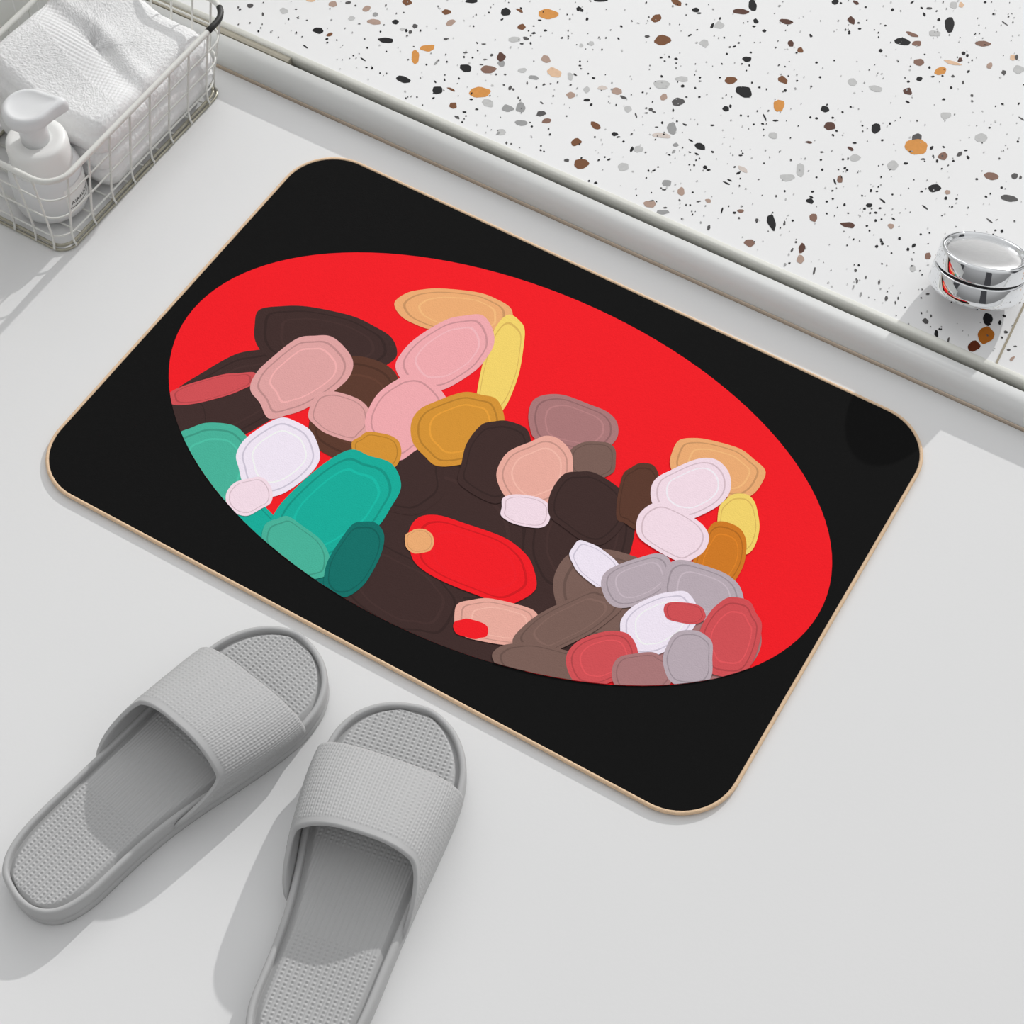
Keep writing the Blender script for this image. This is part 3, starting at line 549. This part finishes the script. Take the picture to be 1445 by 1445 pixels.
# ---------------------------------------------------------------- towel
TXa, TXb, TYa, TYb = -0.5315, -0.4122, 0.063, 0.2085
def towel():
    NA = 520; base = rrect(TXa, TXb, TYa, TYb, 0.012, 24)
    # resample evenly
    per = [0.0]; Pn = base + [base[0]]
    for a, b in zip(Pn, Pn[1:]): per.append(per[-1] + math.hypot(b[0] - a[0], b[1] - a[1]))
    o = []; k = 0
    for i in range(NA):
        t = per[-1] * i / NA
        while per[k + 1] < t: k += 1
        u = (t - per[k]) / max(1e-9, per[k + 1] - per[k]); o.append((Pn[k][0] + (Pn[k + 1][0] - Pn[k][0]) * u, Pn[k][1] + (Pn[k + 1][1] - Pn[k][1]) * u))
    cx, cy = (TXa + TXb) / 2, (TYa + TYb) / 2
    rnd = random.Random(3)
    def top(x, y):
        z = 0.074 + 0.027 * smooth01((-0.455 - x) / 0.07) - 0.006 * smooth01((0.075 - y) / 0.03)
        z += 0.0022 * math.sin(28 * (y - 0.1) + 34 * (x + 0.46)) + 0.0012 * math.sin(60 * y - 50 * x + 1)
        d = (y - 0.147) + 0.22 * (x + 0.46) + 0.004 * math.sin(70 * x)
        z += 0.0022 * math.exp(-(d / 0.008) ** 2) - 0.0016 * math.exp(-((d + 0.014) / 0.008) ** 2)
        b = y - (0.121 - 0.25 * (x + 0.46))
        if abs(b) < 0.013:
            q = smooth01((0.013 - abs(b)) / 0.002)
            z += q * (0.0003 * math.sin(2 * PI * (x + 0.25 * y) / 0.0036) + 0.0002 * math.sin(2 * PI * (y - 0.25 * x) / 0.0036) - 0.0002)
        else:
            z += rnd.uniform(-0.0005, 0.0005)
        return z
    ls = []
    NR = 110
    for j in range(1, NR + 1):
        s = j / NR; l = []
        for (x, y) in o:
            X, Y = cx + (x - cx) * s, cy + (y - cy) * s
            e = 1 - s
            z = top(X, Y) - 0.010 * (1 - math.sqrt(max(0, 1 - max(0, 1 - e / 0.16) ** 2))) 
            l.append((X, Y, z))
        ls.append(l)
    NS = 46
    for j in range(1, NS + 1):
        s = j / NS; l = []
        for i, (x, y) in enumerate(o):
            zt = ls[NR - 1][i][2]; z = zt + (0.0075 - zt) * s
            bul = 0.0050 * abs(math.sin(3 * PI * s + 0.25)) ** 0.6 * (1 - s ** 8) + rnd.uniform(-0.0003, 0.0003)
            if x > -0.42 and y > 0.19: bul += 0.003 * math.sin(PI * s)
            dx_, dy_ = x - min(max(x, TXa + 0.02), TXb - 0.02), y - min(max(y, TYa + 0.02), TYb - 0.02)
            L = math.hypot(dx_, dy_) or 1
            l.append((x + dx_ / L * bul, y + dy_ / L * bul, z))
        ls.append(l)
    v, f = loops(ls, True, True)
    return v, [tuple(reversed(q)) for q in f]
v, f = towel()
tw = mk('folded_towel', v, f, M_towel); tw['label'] = 'folded white terry towel with waffle band lying in the wire basket'; tw['category'] = 'towel'

# ---------------------------------------------------------------- pump bottle
ax = at(50, 194, 0.080); BXY = Vector((ax.x, ax.y, 0.0062))
bottle = thing('pump_bottle', 'frosted pump bottle with white collar standing in the basket corner', 'bottle', BXY)
v, f = lathe([(0.010, 0.0), (0.0275, 0.0), (0.0298, 0.002), (0.0306, 0.006), (0.0306, 0.037), (0.0290, 0.0435), (0.0245, 0.0475), (0.010, 0.048)], 72)
body = mk('body', v, f, M_frost, bottle)
v, f = lathe([(0.010, 0.0440), (0.0248, 0.0445), (0.0256, 0.0460), (0.0256, 0.068), (0.0249, 0.0715), (0.0230, 0.0735), (0.0180, 0.0738), (0.0145, 0.0720), (0.0120, 0.0720)], 72)
mk('collar', v, f, M_cap, bottle)
v, f = lathe([(0.0118, 0.070), (0.0118, 0.084), (0.0135, 0.094), (0.0150, 0.0985)], 48)
mk('pump_stem', v, f, M_frost, bottle)
# teardrop pump head
def head_loop(s, z, n=64):
    nd = math.radians(44); out = []
    for i in range(n):
        a = 2 * PI * i / n
        r = 0.0207 * s
        k = max(0, math.cos(a)) ** 9
        x, y = (r + 0.0125 * k * s) * math.cos(a), r * math.sin(a) * (1 - 0.12 * k)
        out.append((x * math.cos(nd) - y * math.sin(nd), x * math.sin(nd) + y * math.cos(nd), z))
    return out
v, f = loops([head_loop(0.5, 0.0975), head_loop(0.88, 0.0982), head_loop(0.98, 0.1000), head_loop(1.0, 0.1040), head_loop(0.97, 0.1085), head_loop(0.88, 0.1106), head_loop(0.75, 0.1112), head_loop(0.70, 0.1106), head_loop(0.4, 0.1095), head_loop(0.12, 0.1094)])
mk('pump_head', v, f, M_frost, bottle)
# printed label wrapped round the body, facing the right side of the basket
RL = 0.0309
def wrap(a, z, r=RL): return (r * math.cos(a), r * math.sin(a), z)
LA0, LA1 = math.radians(-22), math.radians(40)
lv = [[wrap(LA0 + (LA1 - LA0) * i / 20, z) for i in range(21)] for z in (0.008, 0.036)]
v, f = loops(lv, False, False, closed=False)
lab = mk('label', v, f, M_paper, body)
cu = bpy.data.curves.new('lettering', 'FONT'); cu.body = 'AIRAUDIR'; cu.size = 0.0052; cu.space_character = 1.15
tob = bpy.data.objects.new('lettering_source', cu); C.objects.link(tob)
bpy.context.view_layer.update()
me = bpy.data.meshes.new_from_object(tob.evaluated_get(bpy.context.evaluated_depsgraph_get()))
bpy.data.objects.remove(tob)
xs = [q.co.x for q in me.vertices]; mid = (min(xs) + max(xs)) / 2
vv = [wrap(math.radians(10) + (q.co.x - mid) / RL, 0.0165 + q.co.y, RL + 0.00025) for q in me.vertices]
mk('lettering', vv, [tuple(p.vertices) for p in me.polygons], M_ink, body, smooth=False)
ln = [[wrap(math.radians(-20) + math.radians(56) * i / 20, z, RL + 0.00025) for i in range(21)] for z in (0.0132, 0.0137)]
v, f = loops(ln, False, False, closed=False); mk('rule_line', v, f, M_ink, body)

# ---------------------------------------------------------------- chrome knob on the terrazzo
kn = Vector((math.sin(-0.0995), math.sin(0.4098) * math.cos(0.0995), math.cos(0.4098) * math.cos(0.0995))).normalized()
ktop = Vector((0.2641, 0.3298, 0.0667)); kbase = ktop - kn * 0.0351
knob = thing('shower_knob', 'round polished chrome knob tilted back on the terrazzo slab', 'knob', (kbase.x, kbase.y, ZT))
Q = Vector((0, 0, 1)).rotation_difference(kn).to_matrix()
def kpart(name, prof, m, parent=knob, n=96):
    v, f = lathe(prof, n)
    off = kbase - Vector((kbase.x, kbase.y, ZT))
    return mk(name, [Q @ Vector(p) + off for p in v], f, m, parent)
R = 0.036
kb = kpart('body', [(0.012, 0.0004), (R * 0.96, 0.0004), (R * 1.02, 0.0012), (R * 1.055, 0.0038), (R * 1.06, 0.0070), (R * 1.030, 0.0176), (R * 1.020, 0.0184), (R * 0.97, 0.0188), (0.012, 0.0188)], M_chrome)
kpart('gap_ring', [(0.012, 0.0186), (R * 0.985, 0.0186), (R * 0.985, 0.0210), (0.012, 0.0210)], M_dark)
kpart('cap', [(0.012, 0.0206), (R * 0.99, 0.0206), (R * 1.020, 0.0212), (R * 1.022, 0.0222), (R * 0.992, 0.0325), (R * 0.978, 0.0343), (R * 0.95, 0.0352), (R * 0.90, 0.0350), (R * 0.87, 0.0340), (R * 0.855, 0.0322), (R * 0.84, 0.0316), (R * 0.78, 0.0316)], M_chrome)
kpart('face_disc', [(R * 0.855, 0.0312), (R * 0.845, 0.0320), (R * 0.80, 0.0326), (R * 0.55, 0.0333), (R * 0.25, 0.0336), (0.002, 0.0337)], M_satin)
# stem carrying the knob
off = Vector((0, 0.008, 0))
v, f = loops([[(0.010 * math.cos(t), 0.006 + 0.010 * math.sin(t), 0.0) for t in [2 * PI * i / 32 for i in range(32)]], [Q @ Vector((0.010 * math.cos(t), 0.004 + 0.010 * math.sin(t), 0.006)) + Vector((0, 0, kbase.z - ZT)) for t in [2 * PI * i / 32 for i in range(32)]]])
mk('stem', v, f, M_chrome, knob)

# ---------------------------------------------------------------- light
sd = bpy.data.lights.new('sun', 'SUN'); sd.energy = 1.72; sd.angle = 0.012; sd.color = (1.0, 0.99, 0.975)
sun = bpy.data.objects.new('sun', sd); C.objects.link(sun); sun.location = (0, 2, 1.5)
sun.rotation_euler = Vector((0.05, 1.0, 0.48)).to_track_quat('Z', 'Y').to_euler()
ad = bpy.data.lights.new('fill_light', 'AREA'); ad.energy = 4.5; ad.size = 1.0  # added soft fill lamp, brightens the floor at the far left
ar = bpy.data.objects.new('fill_light', ad); C.objects.link(ar); ar.location = (-0.9, 1.3, 1.2)
ar.rotation_euler = (Vector(ar.location) - Vector((-0.3, 0.25, 0))).to_track_quat('Z', 'Y').to_euler()
w = bpy.data.worlds.new('world'); sc.world = w; w.use_nodes = True
nt = w.node_tree; bg = nt.nodes['Background']
tc = nt.nodes.new('ShaderNodeTexCoord'); sp = nt.nodes.new('ShaderNodeSeparateXYZ'); nt.links.new(tc.outputs['Generated'], sp.inputs[0])
rp = nt.nodes.new('ShaderNodeValToRGB'); rp.color_ramp.elements[0].position = 0.0; rp.color_ramp.elements[0].color = (0.3, 0.3, 0.3, 1)
rp.color_ramp.elements[1].position = 0.75; rp.color_ramp.elements[1].color = (0.86, 0.865, 0.87, 1)
e = rp.color_ramp.elements.new(0.12); e.color = (0.36, 0.36, 0.36, 1)
e = rp.color_ramp.elements.new(0.35); e.color = (0.62, 0.62, 0.625, 1)
nt.links.new(sp.outputs['Z'], rp.inputs[0])
# the room is brighter on the sun side (+y)
mr = nt.nodes.new('ShaderNodeMapRange'); mr.inputs[1].default_value = -1; mr.inputs[2].default_value = 1; mr.inputs[3].default_value = 0.62; mr.inputs[4].default_value = 1.12
nt.links.new(sp.outputs['Y'], mr.inputs[0])
mu = nt.nodes.new('ShaderNodeMix'); mu.data_type = 'RGBA'; mu.blend_type = 'MULTIPLY'; mu.inputs[0].default_value = 1.0
nt.links.new(rp.outputs[0], mu.inputs[6]); nt.links.new(mr.outputs[0], mu.inputs[7])
# dark bands added low on the horizon for the chrome to reflect
at2 = nt.nodes.new('ShaderNodeMath'); at2.operation = 'ARCTAN2'; nt.links.new(sp.outputs['Y'], at2.inputs[0]); nt.links.new(sp.outputs['X'], at2.inputs[1])
m1 = nt.nodes.new('ShaderNodeMath'); m1.operation = 'MULTIPLY'; m1.inputs[1].default_value = 5.0; nt.links.new(at2.outputs[0], m1.inputs[0])
sn_ = nt.nodes.new('ShaderNodeMath'); sn_.operation = 'SINE'; nt.links.new(m1.outputs[0], sn_.inputs[0])
gt = nt.nodes.new('ShaderNodeMath'); gt.operation = 'GREATER_THAN'; gt.inputs[1].default_value = 0.8; nt.links.new(sn_.outputs[0], gt.inputs[0])
lt = nt.nodes.new('ShaderNodeMath'); lt.operation = 'LESS_THAN'; lt.inputs[1].default_value = 0.5; nt.links.new(sp.outputs['Z'], lt.inputs[0])
an = nt.nodes.new('ShaderNodeMath'); an.operation = 'MULTIPLY'; nt.links.new(gt.outputs[0], an.inputs[0]); nt.links.new(lt.outputs[0], an.inputs[1])
dk = nt.nodes.new('ShaderNodeMix'); dk.data_type = 'RGBA'; dk.inputs[7].default_value = (0.06, 0.06, 0.065, 1)
nt.links.new(an.outputs[0], dk.inputs[0]); nt.links.new(mu.outputs[2], dk.inputs[6])
nt.links.new(dk.outputs[2], bg.inputs['Color'])
bg.inputs['Strength'].default_value = 0.93
